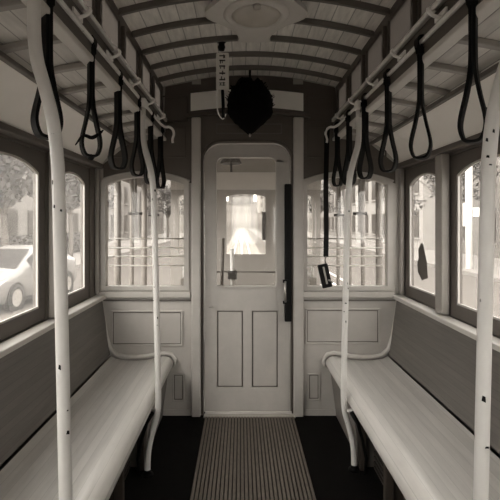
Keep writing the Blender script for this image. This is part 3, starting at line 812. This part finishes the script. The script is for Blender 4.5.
building(13, 24, 33, 60, 12, bld[0], 'pale building farther down the right side of the street', -1, 3)
building(13.5, 24, 64, 130, 16, bld[1], 'farthest building on the right side of the street', -1, 4)

def leaves(mb, c, r, n, size, rnd):
    c = Vector(c)
    for _ in range(n):
        d = Vector((rnd.gauss(0, 1), rnd.gauss(0, 1), rnd.gauss(0, 1))).normalized()*rnd.uniform(.55, 1)
        p = c+Vector((d.x*r[0], d.y*r[1], d.z*r[2]))
        u = Vector((rnd.gauss(0, 1), rnd.gauss(0, 1), rnd.gauss(0, 1))).normalized(); w = u.orthogonal().normalized()
        s = size*rnd.uniform(.6, 1.3)
        mb.add([p-u*s, p-w*s*.5, p+u*s, p+w*s*.5], [(0, 1, 2, 3)])
def tree(x, y, h, label, seed, spread=2.2):
    rnd = random.Random(seed)
    t = thing('street_tree', label, 'tree', (x, y, GZ), 'street trees')
    z0 = GZ+.1
    tr = MB().tube(smoothpath([(x, y, z0), (x+.05, y, z0+1.4), (x-.05, y, z0+h*.5), (x, y, z0+h*.8)]), [.17-.006*i for i in range(19)], 10)
    for k in range(7):
        a = k*2*PI/7; tr.tube(smoothpath([(x, y, z0+h*.38), (x+.5*math.cos(a)*spread*.5, y+.5*math.sin(a)*spread*.5, z0+h*.55), (x+math.cos(a)*spread*.75, y+math.sin(a)*spread*.75, z0+h*.72)]), [.08-.005*i for i in range(13)], 6)
    tr.build('trunk', barkm, t, smooth='all')
    lv = MB()
    for k in range(26):
        a = rnd.uniform(0, 2*PI); rr_ = rnd.uniform(0, spread); zz = z0+h*rnd.uniform(.48, 1.0)
        leaves(lv, (x+rr_*math.cos(a), y+rr_*math.sin(a), zz), (.75, .75, .55), 85, .15, rnd)
    lv.build('foliage', leafm, t)
tree(-9.6, 18.5, 6.0, 'leafy street tree with a bare trunk behind the parked car on the left', 1, 2.6)
tree(-9.9, 26.5, 6.4, 'leafy street tree farther back in the far left side window', 2, 2.4)
tree(10.3, 23.0, 6.0, 'leafy street tree in the far right side window', 3, 2.0)
tree(10.0, 61.0, 6.5, 'distant leafy tree down the street on the right', 4, 3)
tree(-9.6, 60.0, 6.5, 'distant leafy tree down the street on the left', 5, 3)
hd = thing('clipped_hedge', 'long clipped hedge on the pavement behind the parked car', 'hedge', (-11.2, 20, GZ))
lv = MB(); rnd = random.Random(9)
for _ in range(9000):
    p = Vector((-11.2+rnd.uniform(-.6, .6), rnd.uniform(13, 34), GZ+.15+rnd.uniform(0, 1.25)))
    u = Vector((rnd.gauss(0, 1), rnd.gauss(0, 1), rnd.gauss(0, 1))).normalized(); w = u.orthogonal().normalized(); s = .11
    lv.add([p-u*s, p-w*s*.6, p+u*s, p+w*s*.6], [(0, 1, 2, 3)])
lv.build('foliage', leafd, hd)
MB().box(-11.55, -10.85, 13.2, 33.8, GZ+.151, GZ+1.2).build('inner_twigs', barkm, hd)
# lamp post and signs on the right
g = thing('street_lamp', 'tall white street lamp post on the right pavement', 'street lamp', (9.6, 19.5, GZ))
MB().tube([(9.6, 19.5, GZ+.15), (9.6, 19.5, 4.5)], .14, 10).build('pole', whitei, g, smooth='all')
MB().lathe([(0, 0), (.18, .05), (.22, .35), (.1, .5), (0, .52)], (9.6, 19.5, 4.5), 14).build('lamp_head', whitei, g, smooth='all')
MB().box(9.1, 9.55, 19.47, 19.53, 1.2, 2.2).build('banner', paint, g)
g = thing('street_sign', 'small white street sign on a thin post beyond the right windows', 'sign', (9.4, 18.6, GZ))
MB().tube([(9.4, 18.2, GZ+.15), (9.4, 18.2, 2.2)], .04, 8).build('post', barkm, g, smooth='all')
MB().box(9.1, 9.7, 18.14, 18.16, 1.6, 1.95).build('plate', whitei, g)

# parked white hatchback (front towards the camera)
def parked_car(px, py, front, label):
    t = thing('parked_car', label, 'car', (px, py, GZ))
    o = Vector((px, py, GZ))
    # stations: s from the nose, bottom, belt, top, half width at the bottom / belt / top
    st = [(0.00, .38, .55, .62, .55, .60, .50), (.10, .24, .62, .72, .74, .76, .62), (.45, .20, .70, .83, .83, .85, .72), (.95, .20, .80, .94, .86, .87, .76),
          (1.20, .20, .86, 1.02, .87, .87, .74), (1.55, .20, .90, 1.20, .87, .87, .66), (2.05, .20, .93, 1.42, .87, .87, .58), (2.55, .20, .95, 1.49, .87, .87, .57),
          (3.10, .20, .97, 1.46, .87, .87, .56), (3.65, .20, .99, 1.34, .87, .86, .56), (4.10, .22, 1.0, 1.16, .84, .83, .60), (4.36, .30, .98, 1.04, .78, .76, .62), (4.44, .42, .80, .86, .70, .70, .60)]
    vs = []; fs = []
    def ring(a):
        s, zb, zm, zt, wb, wm, wt = a
        half = [(wb*.9, zb), (wb, zb+.10), (wm*1.0, (zb+zm)/2), (wm, zm), (wt+(wm-wt)*.12, zt-(zt-zm)*.16), (wt*.85, zt-.012), (wt*.4, zt+.01)]
        pts = half+[(-x, z) for x, z in reversed(half)]
        return [(o.x+x, o.y+s, o.z+z) for x, z in pts]
    R_ = [ring(a) for a in st]; n = len(R_[0])
    for r in R_: vs += r
    for i in range(len(st)-1):
        for k in range(n):
            l = (k+1) % n; fs.append((i*n+k, i*n+l, (i+1)*n+l, (i+1)*n+k))
    fs.append(tuple(range(n))); fs.append(tuple((len(st)-1)*n+k for k in range(n)))
    MB().add(vs, fs).build('body', carp, t, smooth='all')
    def at(s):
        for a, b in zip(st, st[1:]):
            if a[0] <= s <= b[0]:
                f = (s-a[0])/(b[0]-a[0]); return [p+(q-p)*f for p, q in zip(a, b)]
    def sp(s, f, sg, off=.012):   # point on the side glass: f=0 belt, 1 top
        q = at(s); x = q[5]+(q[6]+(q[5]-q[6])*.12-q[5])*f; z = q[2]+(q[3]-(q[3]-q[2])*.16-q[2])*f
        return (o.x+sg*(x+off), o.y+s, o.z+z)
    for sg in (-1, 1):
        for a, b in ((1.62, 2.55), (2.63, 3.6)):
            m_ = MB(); N_ = 8; pts = []
            lo_ = [sp(a+(b-a)*i/N_, .08, sg) for i in range(N_+1)]; hi_ = [sp(a+(b-a)*i/N_, .95, sg) for i in range(N_+1)]
            m_.add(lo_+hi_, [(i, i+1, N_+2+i, N_+1+i) for i in range(N_)]); m_.build('side_window', carg, t)
        MB().lathe([(0, 0), (.05, .01), (.06, .04)], (o.x+sg*.9, o.y+1.62, o.z+.98), 8).build('mirror_stem', carp, t)
        mm = MB(); c = Vector((o.x+sg*.98, o.y+1.6, o.z+1.02)); obox(mm, c, Matrix.Identity(3), .10, .06, .07); mm.build('side_mirror', carp, t, bevel=.03)
        hl = MB().add([(o.x+sg*.50, o.y-.0, o.z+.60), (o.x+sg*.80, o.y+.18, o.z+.62), (o.x+sg*.86, o.y+.55, o.z+.80), (o.x+sg*.62, o.y+.22, o.z+.78)], [(0, 1, 2, 3)])
        hl.build('headlamp', rimm, t)
        for yy in (.90, 3.55):
            a_ = (o.x+sg*.79, o.y+yy, o.z+.31)
            MB().lathe([(.17, -.10*sg), (.30, -.10*sg), (.31, -.06*sg), (.31, .07*sg), (.29, .09*sg), (.21, .092*sg)], a_, 28, axis='x').build('tyre', rubber, t, smooth='all')
            wm = MB().lathe([(.0, .07*sg), (.05, .088*sg), (.06, .075*sg), (.18, .085*sg), (.21, .093*sg)], a_, 28, axis='x')
            wm.build('wheel_rim', rimm, t)
            MB().lathe([(.31, .0), (.37, .075*sg), (.375, .088*sg), (.33, .086*sg)], a_, 28, axis='x').build('wheel_arch', rubber, t)
        MB().box(min(o.x+sg*.80, o.x+sg*.885), max(o.x+sg*.80, o.x+sg*.885), o.y+1.25, o.y+3.2, o.z+.20, o.z+.27).build('sill_trim', rubber, t)
    def top(s, f):
        q = at(s); return (o.x+f*(q[6]*.95), o.y+s, o.z+q[3]+.016)
    m_ = MB(); N_ = 6; ss = [1.12, 1.3, 1.5, 1.75, 2.02]
    m_.add([top(s, -1+2*i/N_) for s in ss for i in range(N_+1)], [(j*(N_+1)+i, j*(N_+1)+i+1, (j+1)*(N_+1)+i+1, (j+1)*(N_+1)+i) for j in range(len(ss)-1) for i in range(N_)])
    m_.build('windscreen', carg, t, smooth='all')
    MB().box(o.x-.45, o.x+.45, o.y-.03, o.y+.12, o.z+.36, o.z+.46).build('grille', rubber, t, bevel=.02)
CAR_ROT, CAR_DX, CAR_DY = -5, -0.05, 0.25
parked_car(-6.35, 10.0, -1, 'white hatchback parked at the kerb outside the near left window')
# the street climbs a hill in the distance, lined with houses
hill = MB(); 
hill.add([(-60, 150, GZ), (60, 150, GZ), (60, 255, 13), (-60, 255, 13), (-60, 256, GZ-1), (60, 256, GZ-1)], [(0, 1, 2, 3), (3, 2, 5, 4), (0, 3, 4), (1, 5, 2), (0, 4, 5, 1)])
struct('hill', hill, road)
for i, (x, y, w, h) in enumerate(((-13, 150, 10, 14), (-14, 190, 12, 20), (12, 150, 9, 15), (13, 195, 12, 22), (0, 238, 13, 24), (-16, 225, 14, 27), (17, 228, 14, 25))):
    b = thing('distant_house', 'pale distant house on the hill at the street end, %s' % ('first on the left', 'second on the left', 'first on the right', 'second on the right', 'closing the street', 'highest on the left', 'highest on the right')[i], 'building', (x, y, GZ), 'houses on the far hill')
    MB().box(x-w/2, x+w/2, y, y+12, GZ+.03, h).build('wall', bld[i % 3], b)
    for z in range(int(h/3.4)):
        for k in range(3): MB().box(x-w/2+w*(k+.5)/3-.8, x-w/2+w*(k+.5)/3+.8, y-.08, y, z*3.4+.8, z*3.4+2.7).build('window', bwin, b)

for o in COL.objects:
    if o.name.startswith('parked_car'): o.rotation_euler = (0, 0, math.radians(CAR_ROT)); o.location.x += CAR_DX; o.location.y += CAR_DY
